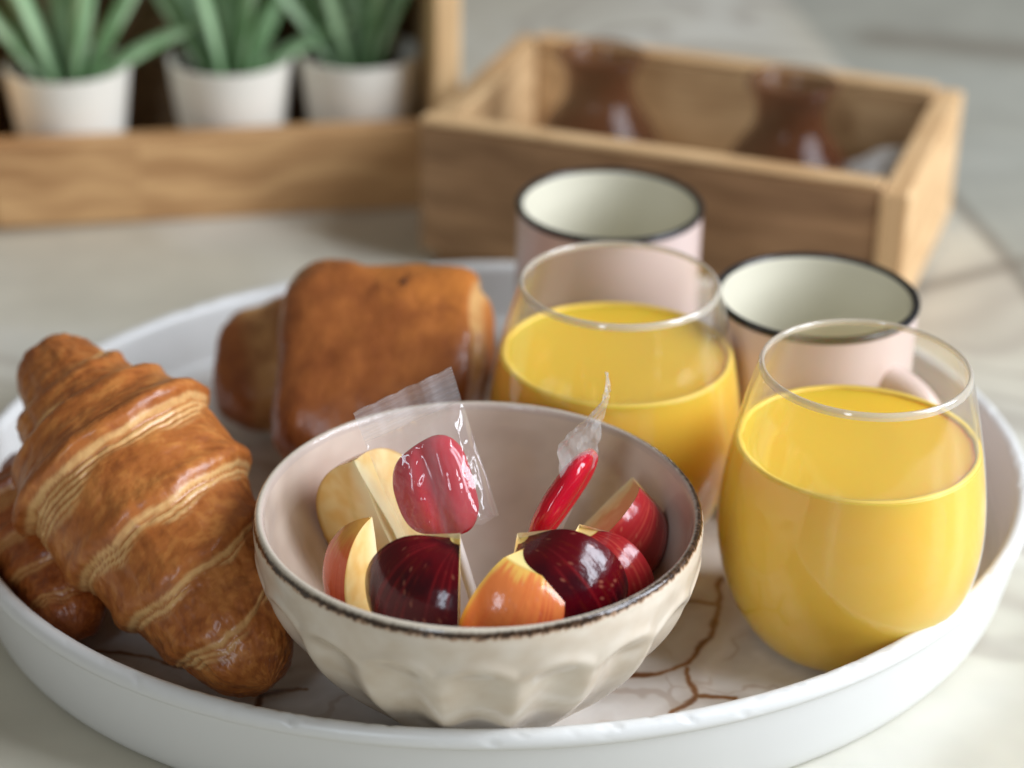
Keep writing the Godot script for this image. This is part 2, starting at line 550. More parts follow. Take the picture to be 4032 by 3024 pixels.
# ---------------------------------------------------------------- planter with three pots
func make_planter() -> void:
	var m := wood(Color(0.83, 0.66, 0.46), Color(0.60, 0.43, 0.27), 71)
	var gm := wood(Color(0.56, 0.46, 0.35), Color(0.42, 0.33, 0.24), 77, 0.8)
	var pale := wood(Color(0.92, 0.78, 0.58), Color(0.82, 0.66, 0.47), 57)
	var yaw := deg_to_rad(10.06)
	var L := 0.237
	var t := thing("wooden_planter", "wooden planter box with tall ends and a low front board holding three pots", "planter", Vector3(-0.1509, TABLE, -1.0117), yaw)
	# local x along the front, z towards the camera
	board("front_board", t, Vector3(L - 0.0255, 0.043, 0.011), Vector3(0, 0.0215, 0.0360), m)
	board("end_board", t, Vector3(0.0125, 0.170, 0.086), Vector3(L / 2 - 0.00625, 0.085, -0.003), pale)
	board("end_board", t, Vector3(0.0125, 0.170, 0.086), Vector3(-L / 2 + 0.00625, 0.085, -0.003), pale)
	board("back_board", t, Vector3(L - 0.0255, 0.166, 0.010), Vector3(0, 0.083, -0.041), gm)
	board("base_board", t, Vector3(L - 0.0255, 0.007, 0.0645), Vector3(0, 0.0036, -0.0033), m)
	# pots
	var potm := mat(s8(232, 227, 214), 0.45, 0.5)
	bump(potm, 81, 0.05, 0.01, 14.0)
	var soilm := vmat(0.95, 0.2)
	var prof := curve_points([Vector2(0, 0), Vector2(0.0215, 0), Vector2(0.0228, 0.0012), Vector2(0.0262, 0.026), Vector2(0.0300, 0.0545), Vector2(0.0303, 0.0562), Vector2(0.0293, 0.0570), Vector2(0.0283, 0.0558), Vector2(0.0270, 0.046), Vector2(0.0262, 0.040)], 54)
	var g := Geo.new()
	lathe(g, prof, 64)
	var potmesh := g.mesh(false)
	g = Geo.new()
	var sn := noise(83, 260.0, 2)
	g.grid(18, 48, func(a, b):
		var r: float = 0.0268 * a
		return Vector3(r * cos(b * TAU), 0.0455 + 0.0018 * sn.get_noise_2d(r * cos(b * TAU), r * sin(b * TAU)), r * sin(b * TAU)), func(_a, _b, p): return Color(0.02, 0.016, 0.012).lerp(Color(0.05, 0.035, 0.022), 0.5 + 0.5 * sn.get_noise_3dv(p * 2.0)))
	var soilmesh := g.mesh(false)
	# fleshy leaves: three shapes shared by all plants
	var leaves := []
	for k in 3:
		g = Geo.new()
		var len := [0.105, 0.088, 0.070][k] as float
		var wide := [0.0095, 0.0088, 0.0080][k] as float
		var bend := [0.008, 0.014, 0.020][k] as float
		var ln := noise(90 + k, 40.0, 2)
		g.grid(22, 14, func(a, b):
			var w: float = wide * (0.62 + 0.55 * sin(minf(a * 1.5, 1.0) * PI * 0.5)) * sqrt(maxf(1.0 - pow(a, 2.4), 0.0)) + 0.0001
			var th: float = b * TAU
			var x := cos(th) * w
			var channel := 0.35 * w * (cos(th) * cos(th))
			return Vector3(x, len * a, sin(th) * w * 0.26 + channel + bend * a * a),
			func(a, b, p):
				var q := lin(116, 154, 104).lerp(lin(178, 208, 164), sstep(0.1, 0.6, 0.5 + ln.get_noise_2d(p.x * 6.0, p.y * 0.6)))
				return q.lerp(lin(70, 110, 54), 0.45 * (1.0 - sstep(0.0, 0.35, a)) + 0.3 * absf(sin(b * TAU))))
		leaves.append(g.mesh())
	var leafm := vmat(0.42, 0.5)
	var xs := [[-0.0675, 0.001, 0.3], [0.0105, 0.0, 1.9], [0.0740, -0.001, 4.1]]
	var labels := ["white potted succulent at the left end of the wooden planter", "white potted succulent in the middle of the wooden planter", "white potted succulent at the right end of the planter beside the crate"]
	for k in 3:
		var o := thing("potted_plant", labels[k], "potted plant", t.transform * Vector3(xs[k][0], 0.0073, xs[k][1]), xs[k][2], "potted succulents in the planter")
		part("pot", potmesh, potm, o).scale = Vector3(1, 1.06, 1)
		part("soil", soilmesh, soilm, o).position = Vector3(0, 0.003, 0)
		var rng := RandomNumberGenerator.new()
		rng.seed = 400 + k
		var n := 7
		for i in n:
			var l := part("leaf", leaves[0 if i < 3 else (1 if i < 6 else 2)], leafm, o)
			# they fan out sideways and back, away from the front of the box
			var yawl: float = [1.2, -1.5, 2.8, 1.75, -1.9, -2.6, 1.45][i] + rng.randf() * 0.5 - (xs[k][2] as float)
			var lean: float = (0.10 if i < 3 else (0.36 if i < 6 else 0.80)) + rng.randf() * 0.16
			if k == 2 and sin(yawl + xs[k][2] + yaw) > 0.0:   # the end board is close on that side
				lean = minf(lean, 0.16)
			l.basis = Basis(Vector3.UP, yawl) * Basis(Vector3.RIGHT, lean)
			l.position = Vector3(sin(yawl), 0, cos(yawl)) * (0.003 if i < 3 else 0.007) + Vector3(0, 0.0475, 0)


# ---------------------------------------------------------------- bowl
const BOWL_AT := Vector3(-0.0094, 0.0002, -0.5680)
const BOWL_H := 0.0690
const BOWL_R := 0.0680

func make_bowl() -> void:
	var t := thing("bowl", "cream fluted ceramic bowl with a worn brown rim holding apple wedges", "bowl", BOWL_AT)
	var H := BOWL_H
	var R := BOWL_R
	var pts := []
	for q in [[0.0, 0.36], [0.0, 0.405], [0.02, 0.430], [0.06, 0.475], [0.14, 0.560], [0.28, 0.700], [0.46, 0.850], [0.62, 0.938], [0.78, 0.986], [0.90, 1.003], [0.955, 1.003]]:
		pts.append(Vector2(q[1] * R, q[0] * H))
	var n := 90
	var prof := curve_points(pts, n)
	var flutes := 18
	var gn := noise(101, 60.0, 3)
	var g := Geo.new()
	g.grid(n, flutes * 24, func(a, b):
		var p: Vector2 = prof[roundi(a * n)]
		var th: float = b * TAU
		var ph: float = fposmod(b * flutes + 0.05, 1.0) * 2.0 - 1.0
		var y := p.y / H
		var top: float = 0.80 - 0.07 * ph * ph
		var on: float = sstep(top + 0.015, top - 0.11, y) * sstep(0.05, 0.30, y)
		var scoop: float = pow(0.5 + 0.5 * cos(PI * ph), 0.75) * 0.0033 - 0.0003
		var lip := 0.0007 * exp(-pow((y - top - 0.01) / 0.035, 2.0))
		var r := p.x - on * scoop + lip + 0.00010 * gn.get_noise_3d(cos(th) * 0.06, p.y, sin(th) * 0.06)
		return Vector3(r * cos(th), p.y, r * sin(th)),
		func(_a, b, p):
			var s := gn.get_noise_3dv(p * 1.4)
			return lin(220, 208, 190).lerp(lin(209, 193, 171), clampf(0.45 + 0.9 * s, 0.0, 1.0)))
	var glaze := vmat(0.14, 0.55)
	bump(glaze, 103, 0.03, 0.0012, 9.0)
	part("outer_wall", g.mesh(false), glaze, t)
	# worn brown band round the lip
	var rp := curve_points([prof[n - 1] , Vector2(R * 1.001, H * 0.972), Vector2(R * 0.996, H * 0.990), Vector2(R * 0.986, H * 1.002), Vector2(R * 0.972, H * 1.004), Vector2(R * 0.960, H * 0.994), Vector2(R * 0.953, H * 0.972)], 26)
	var wear := noise(105, 130.0, 3)
	var wear2 := noise(106, 420.0, 2)
	g = Geo.new()
	g.grid(26, 900, func(a, b):
		var p: Vector2 = rp[roundi(a * 26)]
		var th: float = b * TAU
		var rr := p.x + 0.00005 * wear.get_noise_2d(cos(th), sin(th) + a * 0.01)
		return Vector3(rr * cos(th), p.y + 0.00006 * wear.get_noise_2d(cos(th) + 3.0, sin(th)), rr * sin(th)),
		func(a, b, p):
			var th: float = b * TAU
			var w := wear.get_noise_2d(cos(th) * 0.55, sin(th) * 0.55)
			var w2 := wear2.get_noise_3dv(p)
			var lean := maxf(0.0, cos(th))
			var lo := 0.13 + 0.05 * w + 0.10 * w2 + 0.20 * lean
			var hi := 0.37 + 0.05 * w - 0.03 * w2 + 0.34 * lean
			var band := sstep(lo - 0.05, lo + 0.05, a) * (1.0 - sstep(hi - 0.10, hi + 0.10, a))
			var fringe := exp(-pow((a - lo) / 0.07, 2.0))
			var k := lin(212, 200, 180).lerp(lin(196, 180, 168), sstep(0.6, 0.8, a))
			k = k.lerp(lin(176, 118, 66), 0.7 * fringe)
			return k.lerp(lin(52, 36, 26).lerp(lin(96, 70, 50), clampf(w2 + 0.15, 0.0, 0.8)), band))
	var rimm := vmat(0.16, 0.5)
	part("rim_band", g.mesh(false), rimm, t)
	# smooth taupe glaze inside
	var ip := curve_points([Vector2(R * 0.953, H * 0.972), Vector2(R * 0.945, H * 0.90), Vector2(R * 0.930, H * 0.77), Vector2(R * 0.87, H * 0.60), Vector2(R * 0.74, H * 0.40), Vector2(R * 0.56, H * 0.245), Vector2(R * 0.34, H * 0.14), Vector2(0.0, H * 0.115)], 60)
	g = Geo.new()
	lathe(g, ip, 160, func(_a, _b, p):
		return lin(216, 200, 184).lerp(lin(204, 186, 170), clampf(0.5 + gn.get_noise_3dv(p), 0.0, 1.0)))
	var im := vmat(0.12, 0.5)
	part("inner_glaze", g.mesh(false), im, t)


# ---------------------------------------------------------------- juice glasses
func make_glasses() -> void:
	var outer := [Vector2(0.0, 0.0006), Vector2(0.020, 0.0), Vector2(0.0262, 0.0014), Vector2(0.0320, 0.0072), Vector2(0.0378, 0.0175), Vector2(0.0415, 0.0290), Vector2(0.0430, 0.0410), Vector2(0.0425, 0.0540), Vector2(0.0403, 0.0690), Vector2(0.0370, 0.0845), Vector2(0.0336, 0.0975), Vector2(0.0329, 0.0997)]
	var lip := [Vector2(0.0325, 0.1003), Vector2(0.0320, 0.1002), Vector2(0.0317, 0.0996)]
	var inner := [Vector2(0.0322, 0.0972), Vector2(0.0355, 0.0845), Vector2(0.0388, 0.0690), Vector2(0.0410, 0.0540), Vector2(0.0415, 0.0410), Vector2(0.0400, 0.0290), Vector2(0.0360, 0.0185), Vector2(0.0300, 0.0095), Vector2(0.0220, 0.0052), Vector2(0.0, 0.0040)]
	var prof := curve_points(outer, 70) + lip + curve_points(inner, 60)
	var gm := mat(Color(1, 1, 1, 0.0), 0.01, 0.5)
	gm.transparency = BaseMaterial3D.TRANSPARENCY_ALPHA
	gm.albedo_color = Color(0.95, 0.97, 0.96, 0.015)
	# faint vertical streaks left on the glass
	var sk := NoiseTexture2D.new()
	sk.width = 512
	sk.height = 64
	sk.seamless = true
	sk.noise = noise(177, 0.03, 3)
	gm.heightmap_enabled = true
	gm.heightmap_texture = sk
	gm.heightmap_scale = 0.012
	gm.uv1_scale = Vector3(0.15, 5.0, 1.0)
	var g := Geo.new()
	lathe(g, prof, 128)
	var glassmesh := g.mesh()
	g = Geo.new()
	lathe(g, curve_points([Vector2(0.03345, 0.0984), Vector2(0.0333, 0.0996), Vector2(0.0327, 0.1006), Vector2(0.0320, 0.1007), Vector2(0.0315, 0.0999), Vector2(0.0317, 0.0986)], 14), 128)
	var lipmesh := g.mesh(false)
	var lipm := mat(Color(0.86, 0.83, 0.77, 0.42), 0.08, 0.6)
	lipm.transparency = BaseMaterial3D.TRANSPARENCY_ALPHA
	# juice fills the glass up to its level and reads right up to the outer wall, as it does through real glass
	var jp := [Vector2(0.0, 0.0022)]
	var iw := curve_points(outer, 200)
	var level := 0.0725
	for p in iw:
		if p.y > 0.0026 and p.y < level + 0.0012:
			jp.append(Vector2(p.x - 0.00055, p.y + 0.0002))
	var edge: float = jp[-1].x
	jp += [Vector2(edge - 0.0010, level + 0.0004), Vector2(edge - 0.0026, level), Vector2(edge - 0.006, level - 0.0003), Vector2(edge * 0.5, level - 0.0003), Vector2(0.0, level - 0.0003)]
	g = Geo.new()
	lathe(g, jp, 128)
	var jm := mat(s8(241, 195, 62), 0.35, 0.4)
	jm.subsurf_scatter_enabled = true
	jm.subsurf_scatter_strength = 0.5
	var juicemesh := g.mesh()
	# thin pale froth where the juice meets the glass
	g = Geo.new()
	var fr := noise(171, 90.0, 3)
	g.grid(10, 200, func(a, b):
		var th: float = b * TAU
		var wd: float = 0.0011 + 0.0003 * fr.get_noise_2d(cos(th) * 0.03, sin(th) * 0.03)
		var q: float = a * PI
		return Vector3((edge - 0.0003 - wd * (1.0 - cos(q))) * cos(th), level + 0.0002 + 0.0009 * sin(q), (edge - 0.0003 - wd * (1.0 - cos(q))) * sin(th)))
	var frothmesh := g.mesh(false)
	var frothm := mat(s8(246, 208, 92), 0.4, 0.4)
	for s in [[Vector3(0.1102, 0.0002, -0.6050), "stemless glass of orange juice at the right front of the tray", 0.4, Vector3.ONE], [Vector3(0.0358, 0.0002, -0.6688), "stemless glass of orange juice behind the bowl and before the mug", 1.7, Vector3(1.03, 0.975, 1.03)]]:
		var t := thing("juice_glass", s[1], "glass", s[0], s[2], "glasses of orange juice on the tray")
		part("tumbler", glassmesh, gm, t)
		part("juice", juicemesh, jm, t)
		part("froth", frothmesh, frothm, t)
		part("lip", lipmesh, lipm, t)
		t.scale = s[3]


# ---------------------------------------------------------------- mugs
func make_mugs() -> void:
	var H := 0.080
	var R := 0.0362
	var outm := mat(s8(217, 195, 186), 0.22, 0.5)
	var inm := mat(s8(224, 219, 198), 0.20, 0.5)
	var rimm := mat(s8(34, 34, 36), 0.22, 0.5)
	var g := Geo.new()
	lathe(g, curve_points([Vector2(0, 0.0002), Vector2(R - 0.006, 0.0), Vector2(R - 0.0018, 0.0016), Vector2(R - 0.0004, 0.006), Vector2(R - 0.0002, 0.03), Vector2(R - 0.0002, H - 0.0022)], 40), 96)
	var body := g.mesh(false)
	g = Geo.new()
	lathe(g, curve_points([Vector2(R - 0.0002, H - 0.0023), Vector2(R + 0.0004, H - 0.0012), Vector2(R + 0.0001, H - 0.0001), Vector2(R - 0.0010, H + 0.0003), Vector2(R - 0.0021, H - 0.0002), Vector2(R - 0.0024, H - 0.0014)], 20), 96)
	var rim := g.mesh(false)
	g = Geo.new()
	lathe(g, curve_points([Vector2(R - 0.0024, H - 0.0014), Vector2(R - 0.0028, H - 0.006), Vector2(R - 0.003, 0.03), Vector2(R - 0.0034, 0.010), Vector2(R - 0.008, 0.0048), Vector2(0, 0.004)], 40), 96)
	var liner := g.mesh(false)
	g = Geo.new()
	var path := []
	for i in 29:
		var t := float(i) / 28.0
		var a := lerpf(PI * 0.5, -PI * 0.5, t)
		path.append(Vector3(R - 0.0015 + 0.024 * pow(absf(cos(a)), 0.7), 0.038 + 0.021 * sin(a), 0))
	tube(g, path, func(t): return 0.0046 + 0.0016 * pow(absf(2.0 * t - 1.0), 4.0), 18)
	g.xform(Transform3D(Basis(), Vector3.ZERO))
	var handle := g.mesh()
	for s in [[Vector3(0.1074, 0.0002, -0.7000), deg_to_rad(-46.0), "pink-white enamel mug with black rim behind the front juice glass"], [Vector3(0.0366, 0.0002, -0.7800), deg_to_rad(54.0), "pink-white enamel mug with black rim nearest the front of the crate"]]:
		var t := thing("mug", s[2], "mug", s[0], s[1], "enamel mugs on the tray")
		part("body", body, outm, t)
		part("liner", liner, inm, t)
		part("rim", rim, rimm, t)
		part("handle", handle, outm, t)


# ---------------------------------------------------------------- croissants
func croissant(edges: Array, radii: Array, L: float, bow: float, sd: int) -> Mesh:
	# axis along +Y, the back of the curve to +Z
	var g := Geo.new()
	var n1 := noise(sd, 26.0, 4)
	var n2 := noise(sd + 1, 120.0, 3)
	var n3 := noise(sd + 2, 420.0, 2)
	var mott := noise(sd + 3, 70.0, 4)
	var streak := noise(sd + 4, 40.0, 2)
	var lines := noise(sd + 5, 110.0, 3)
	var half := int(edges.size() / 2.0)
	var rp := curve_points(radii, 400)
	var body := func(u: float, th: float) -> Array:
		# distance to the layer edges: where each rolled layer ends and the next shows below it
		var cx := cos(th)
		var sx := sin(th)
		var uu: float = u - 0.020 * cx - 0.075 * sx + 0.008 * sin(2.0 * th + 1.0) + 0.014 * n1.get_noise_3d(cx * 0.03, u * 0.14, sx * 0.03)
		var rel := 0.0
		var paleness := 0.0
		var strip := 0.0
		for k in edges.size():
			var e: Array = edges[k]
			var d: float = (uu - e[0]) * (1.0 if e[1] > 0 else -1.0)   # positive on the lower side of the step
			var wob: float = 0.52 + 1.0 * streak.get_noise_3d(cx * 0.02 + k, u * 0.02, sx * 0.02)
			rel -= e[2] * (sstep(-0.012, 0.014, d) - 0.5 + 0.0) - e[2] * 0.9 * exp(-pow((d + 0.022) / 0.024, 2.0))
			var wide: float = e[3] * maxf(wob, 0.1)
			var s: float = sstep(-0.006, 0.004, d) * (1.0 - sstep(wide * 0.75, wide + 0.012, d))
			s *= sstep(0.0, 0.06, u) * sstep(0.985, 0.90, u)
			if s > paleness:
				paleness = s
				strip = d / 0.03
		return [rel, paleness, strip]
	g.grid(400, 220, func(a, b):
		var th: float = b * TAU
		var q: Array = body.call(rp[roundi(a * 400)].x, th)
		var r: float = rp[roundi(a * 400)].y
		var fade := sstep(0.0, 0.06, a) * sstep(1.0, 0.94, a)
		var p := Vector3(cos(th), a, sin(th))
		r += fade * (q[0] + 0.0013 * n1.get_noise_3d(p.x * 0.05, a * 0.16, p.z * 0.05))
		r += fade * (0.00035 * n2.get_noise_3d(p.x * 0.03, a * L, p.z * 0.03) + 0.00010 * n3.get_noise_3d(p.x * 0.03, a * L, p.z * 0.03))
		r += fade * q[1] * 0.00035 * sin(q[2] * 13.0)
		r += fade * 0.00030 * lines.get_noise_3d(p.x * 0.022, a * L * 2.4, p.z * 0.022)
		var y: float = (rp[roundi(a * 400)].x - 0.5) * L
		return Vector3(r * p.x, y, r * p.z * 0.94 + bow * (1.0 - pow(2.0 * a - 1.0, 2.0))),
		func(a, b, p):
			var th: float = b * TAU
			var q: Array = body.call(rp[roundi(a * 400)].x, th)
			var m: float = mott.get_noise_3dv(p) + 0.4 * n3.get_noise_3dv(p)
			var k := lin(176, 104, 50).lerp(lin(198, 128, 66), sstep(0.0, 0.8, m)).lerp(lin(154, 84, 40), sstep(0.1, 0.8, -m))
			var ln := lines.get_noise_3d(cos(th) * 0.022, a * L * 2.4, sin(th) * 0.022)
			k = k.lerp(lin(206, 136, 70), 0.55 * sstep(0.12, 0.45, ln)).lerp(lin(120, 60, 28), 0.40 * sstep(0.12, 0.45, -ln))
			var rib: float = 0.5 + 0.5 * sin(q[2] * 13.0 + 1.2 * ln)
			var pl := lin(226, 180, 118).lerp(lin(178, 110, 54), sstep(0.45, 0.95, 1.0 - rib) * 0.9)
			return k.lerp(pl, q[1] * clampf(0.95 + 0.6 * m, 0.3, 1.0)))
	return g.mesh()


func make_croissants() -> void:
	var crust := vmat(0.34, 0.5)
	bump(crust, 121, 0.03, 0.022, 22.0, 4)
	crust.subsurf_scatter_enabled = true
	crust.subsurf_scatter_strength = 0.02
	var edges := [[0.125, -1, 0.0020, 0.020], [0.235, -1, 0.0024, 0.030], [0.390, 1, 0.0034, 0.078], [0.570, 1, 0.0022, 0.056], [0.715, 1, 0.0018, 0.044], [0.835, 1, 0.0012, 0.036]]
	var radii := [Vector2(0.0, 0.0), Vector2(0.006, 0.0072), Vector2(0.03, 0.0112), Vector2(0.08, 0.0136), Vector2(0.15, 0.0164), Vector2(0.22, 0.0196), Vector2(0.27, 0.0228), Vector2(0.33, 0.0268), Vector2(0.40, 0.0306), Vector2(0.46, 0.0316), Vector2(0.53, 0.0314), Vector2(0.62, 0.0284), Vector2(0.73, 0.0258), Vector2(0.82, 0.0224), Vector2(0.90, 0.0188), Vector2(0.96, 0.0144), Vector2(0.99, 0.0070), Vector2(1.0, 0.0)]
	var m := croissant(edges, radii, 0.163, 0.004, 131)
	var top := Vector3(-0.1590, 0.0615, -0.6710)
	var low := Vector3(-0.0745, 0.0185, -0.5490)
	var ax := (top - low).normalized()
	var to_cam := (Vector3(0, 0.408, 0) - (top + low) / 2.0).normalized()
	var side := to_cam.cross(ax).normalized()
	# seen from the camera the flank (+X of the mesh) faces the viewer
	var o := part(numbered("croissant"), m, crust, self)
	o.transform = Transform3D(Basis(side, -ax, side.cross(-ax)), (top + low) / 2.0)
	tag(o, "large golden croissant with flaky layered ridges leaning at the left of the bowl", "croissant", "croissants on the tray")
	var crust2 := crust.duplicate()   # tinted darker: paints in the shade beneath the large croissant
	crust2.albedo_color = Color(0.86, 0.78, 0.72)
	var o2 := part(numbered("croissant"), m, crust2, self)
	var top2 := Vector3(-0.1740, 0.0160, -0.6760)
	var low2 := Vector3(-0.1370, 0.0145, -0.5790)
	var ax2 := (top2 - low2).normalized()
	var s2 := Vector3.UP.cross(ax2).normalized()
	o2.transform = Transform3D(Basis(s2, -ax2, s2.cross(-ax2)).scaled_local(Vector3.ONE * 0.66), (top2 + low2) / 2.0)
	tag(o2, "smaller dark croissant lying underneath the large one at the tray's left edge", "croissant", "croissants on the tray")


func roll(sd: int, hx: float, hy: float, hz: float, pow_end: float, bands: Array, warm: float) -> Mesh:
	# a plump glazed pastry, long axis X, cut layers showing at its ends
	var g := Geo.new()
	var n1 := noise(sd, 18.0, 3)
	var mott := noise(sd + 1, 55.0, 4)
	var fine := noise(sd + 2, 260.0, 3)
	g.grid(170, 200, func(a, b):
		var s: float = 2.0 * a - 1.0
		var x := hx * s
		var r: float = pow(maxf(1.0 - pow(absf(s), pow_end), 0.0), 1.0 / pow_end)
		var th: float = b * TAU
		var cy := cos(th)
		var cz := sin(th)
		var sq: float = pow(pow(absf(cy), 2.5) + pow(absf(cz), 2.5), -1.0 / 2.5)
		var p := Vector3(x, hy * r * sq * cy, hz * r * sq * cz)
		var d: float = 0.0024 * n1.get_noise_3dv(p) + 0.00018 * fine.get_noise_3dv(p)
		for k in bands:
			d -= 0.0016 * exp(-pow((s - k[0] - 0.06 * cz) / k[1], 2.0))
		return p * (1.0 + d / hy),
		func(a, b, p):
			var s: float = 2.0 * a - 1.0
			var m := mott.get_noise_3dv(p) + 0.35 * fine.get_noise_3dv(p)
			var k := lin(152, 88, 46).lerp(lin(172, 104, 54), sstep(-0.2, 0.7, m)).lerp(lin(128, 70, 38), sstep(0.1, 0.8, -m))
			k = k.lerp(lin(204, 126, 54), warm * sstep(0.2, 1.1, -p.z / hz + 0.5 * p.x / hx + 0.3 * m))
			for q in bands:
				var w: float = exp(-pow((s - q[0] - 0.06 * sin(b * TAU)) / q[1], 4.0))
				k = k.lerp(lin(212, 166, 106), w * clampf(0.8 + m, 0.3, 1.0))
			return k)
	return g.mesh()


func make_rolls() -> void:
	var crust := vmat(0.30, 0.5)
	bump(crust, 141, 0.02, 0.012, 12.0, 3)
	# both stand on edge, leaning back, their glazed tops towards the front
	var o := part(numbered("pastry_roll"), roll(151, 0.0385, 0.0245, 0.0450, 4.4, [[0.94, 0.06]], 0.6), crust, self)
	o.transform = Transform3D(Basis(Vector3.UP, deg_to_rad(-6.0)) * Basis(Vector3.RIGHT, deg_to_rad(34.0)), Vector3(-0.0480, 0.0385, -0.7120))
	tag(o, "large glossy golden pastry roll standing behind the bowl with a dark spot on top", "pastry", "pastries at the back of the tray")
	var spot := Geo.new()
	spot.grid(8, 16, func(a, b):
		var r: float = 0.0022 * a * (1.0 + 0.25 * sin(b * TAU * 3.0))
		return Vector3(r * cos(b * TAU), 0.0006 * (1.0 - a * a), r * sin(b * TAU)))
	var sp := part("raisin", spot.mesh(false), mat(s8(70, 34, 18), 0.5), o)
	sp.position = Vector3(0.0065, 0.0208, -0.0270)
	var o2 := part(numbered("pastry_roll"), roll(161, 0.046, 0.0175, 0.0290, 2.8, [[-0.55, 0.16]], 0.1), crust, self)
	o2.transform = Transform3D(Basis(Vector3.UP, deg_to_rad(8.0)) * Basis(Vector3.RIGHT, deg_to_rad(36.0)), Vector3(-0.0700, 0.0240, -0.7480))
	tag(o2, "darker pastry with a pale layered band half hidden behind the glossy roll", "pastry", "pastries at the back of the tray")


# ---------------------------------------------------------------- apples
func apple_r(phi: float, R: float, tall := 1.0, dip := 0.24) -> Vector2:
	var rho := R * sin(phi) * (1.0 + 0.10 * cos(phi))
	var y := tall * R * 0.94 * cos(phi) - dip * R * exp(-pow(phi / 0.42, 2.0)) + 0.16 * R * exp(-pow((PI - phi) / 0.38, 2.0))
	return Vector2(rho, y)


func wedge(label: String, at: Vector3, axis: Vector3, face: Vector3, width: float, R: float, style: String, sd: int, cut := 0.10, tall := 1.0, dip := 0.24) -> void:
	var y := axis.normalized()
	var x := (face - y * face.dot(y)).normalized()
	var z := x.cross(y)
	var w := deg_to_rad(width)
	var o := thing("apple_wedge", label, "apple wedge", at, 0.0, "apple wedges in the bowl")
	o.transform = Transform3D(Basis(x, y, z), at)
	var st := noise(sd, 9.0, 3)
	var mo := noise(sd + 1, 55.0, 3)
	var dot := noise(sd + 2, 900.0, 1)
	var np := 70
	var nt := 44
	var g := Geo.new()
	var wob := noise(sd + 3, 30.0, 2)
	g.grid(np, nt, func(a, b):
		var q := apple_r(lerpf(cut, PI - 0.10, a), R, tall, dip)
		var t: float = (b - 0.5) * w
		var p := Vector3(q.x * cos(t), q.y, q.x * sin(t))
		return p * (1.0 + 0.012 * wob.get_noise_3dv(p)),
		func(a, b, p):
			var stripe := st.get_noise_2d(b * w * 1.6 + 10.0, a * 0.05) + 0.5 * mo.get_noise_3d(p.x * 2.0, p.y * 0.35, p.z * 2.0)
			var m := mo.get_noise_3dv(p)
			var k: Color
			if style == "maroon":
				k = lin(86, 12, 20).lerp(lin(58, 10, 20), sstep(-0.3, 0.3, m)).lerp(lin(112, 20, 24), sstep(0.15, 0.6, stripe))
			elif style == "orange":
				k = lin(216, 122, 64).lerp(lin(202, 78, 50), sstep(0.10, 0.80, a - 0.4 * (b - 0.5) + 0.28 * stripe)).lerp(lin(172, 34, 34), sstep(0.35, 0.85, a - 0.8 * (b - 0.5) + 0.25 * stripe))
				k = k.lerp(lin(226, 190, 92), 0.7 * (1.0 - sstep(0.0, 0.07, a + 0.08 * stripe))).lerp(lin(226, 190, 92), 0.8 * (1.0 - sstep(0.01, 0.06, 1.0 - b)))
			elif style == "blush":
				k = lin(206, 96, 56).lerp(lin(178, 58, 40), sstep(0.3, 0.75, a + 0.3 * stripe)).lerp(lin(210, 150, 70), 1.0 - sstep(0.10, 0.28, a + 0.1 * stripe))
			elif style == "gold":
				k = lin(222, 150, 66).lerp(lin(200, 90, 46), sstep(-0.1, 0.6, stripe))
			else:
				k = lin(160, 36, 40).lerp(lin(190, 74, 62), sstep(0.0, 0.6, stripe + 0.3 * m)).lerp(lin(96, 16, 24), sstep(0.35, 0.9, a + 0.3 * stripe))
			return k.lerp(lin(206, 130, 100), 0.35 * sstep(0.70, 0.86, dot.get_noise_3dv(p))))
	var skinm := vmat(0.17, 0.5)
	bump(skinm, 171, 0.05, 0.010, 26.0, 2)
	part("skin", g.mesh(false), skinm, o)
	g = Geo.new()
	var fl := noise(sd + 5, 120.0, 3)
	for s in [-0.5, 0.5]:
		g.grid(np, 24, func(a, b):
			var q := apple_r(lerpf(cut, PI - 0.10, a), R, tall, dip)
			var t: float = s * w
			var core := 0.07 * R * exp(-pow((a - 0.5) / 0.16, 2.0))   # cored notch
			var d: float = lerpf(core, q.x, b)
			var p: Vector3 = Vector3(d * cos(t), q.y, d * sin(t)) * (1.0 + 0.012 * wob.get_noise_3d(q.x * cos(t), q.y, q.x * sin(t)) * b)
			var nrm := Vector3(-sin(t), 0, cos(t)) * signf(s)
			return p + nrm * (0.00012 * fl.get_noise_3dv(p) * (1.0 - b) - 0.00005),
			func(a, b, p):
				var m := fl.get_noise_3dv(p)
				var k := lin(246, 214, 146).lerp(lin(238, 192, 112), clampf(0.4 + 1.2 * m, 0.0, 1.0))
				k = k.lerp(lin(248, 236, 190), (1.0 - sstep(0.0, 0.35, b)) * 0.8)
				if style == "red":
					k = k.lerp(lin(226, 150, 96), 0.55 * sstep(0.2, 0.7, b + 0.5 * m))
				# the fibre ring round the core, and a trace of browning at the skin
				k = k.lerp(lin(214, 182, 100), 0.45 * exp(-pow((b - 0.36 + 0.06 * m) / 0.045, 2.0)) * exp(-pow((a - 0.5) / 0.22, 2.0)))
				return k.lerp(lin(200, 148, 70), sstep(0.92, 1.0, b)))
	g.grid(np, 6, func(a, b):
		var q := apple_r(lerpf(cut, PI - 0.10, a), R, tall, dip)
		var d := 0.07 * R * exp(-pow((a - 0.5) / 0.16, 2.0))
		return Vector3(d * cos((b - 0.5) * w), q.y, d * sin((b - 0.5) * w)), func(_a, _b, _p): return lin(240, 224, 170))
	var top := apple_r(cut, R, tall, dip)   # the cut across the stem end
	g.grid(10, 20, func(a, b): return Vector3(top.x * a * cos((b - 0.5) * w), top.y - 0.0006 * (1.0 - a), top.x * a * sin((b - 0.5) * w)), func(a, _b, _p): return lin(240, 216, 140).lerp(lin(206, 160, 72), sstep(0.9, 1.0, a)))
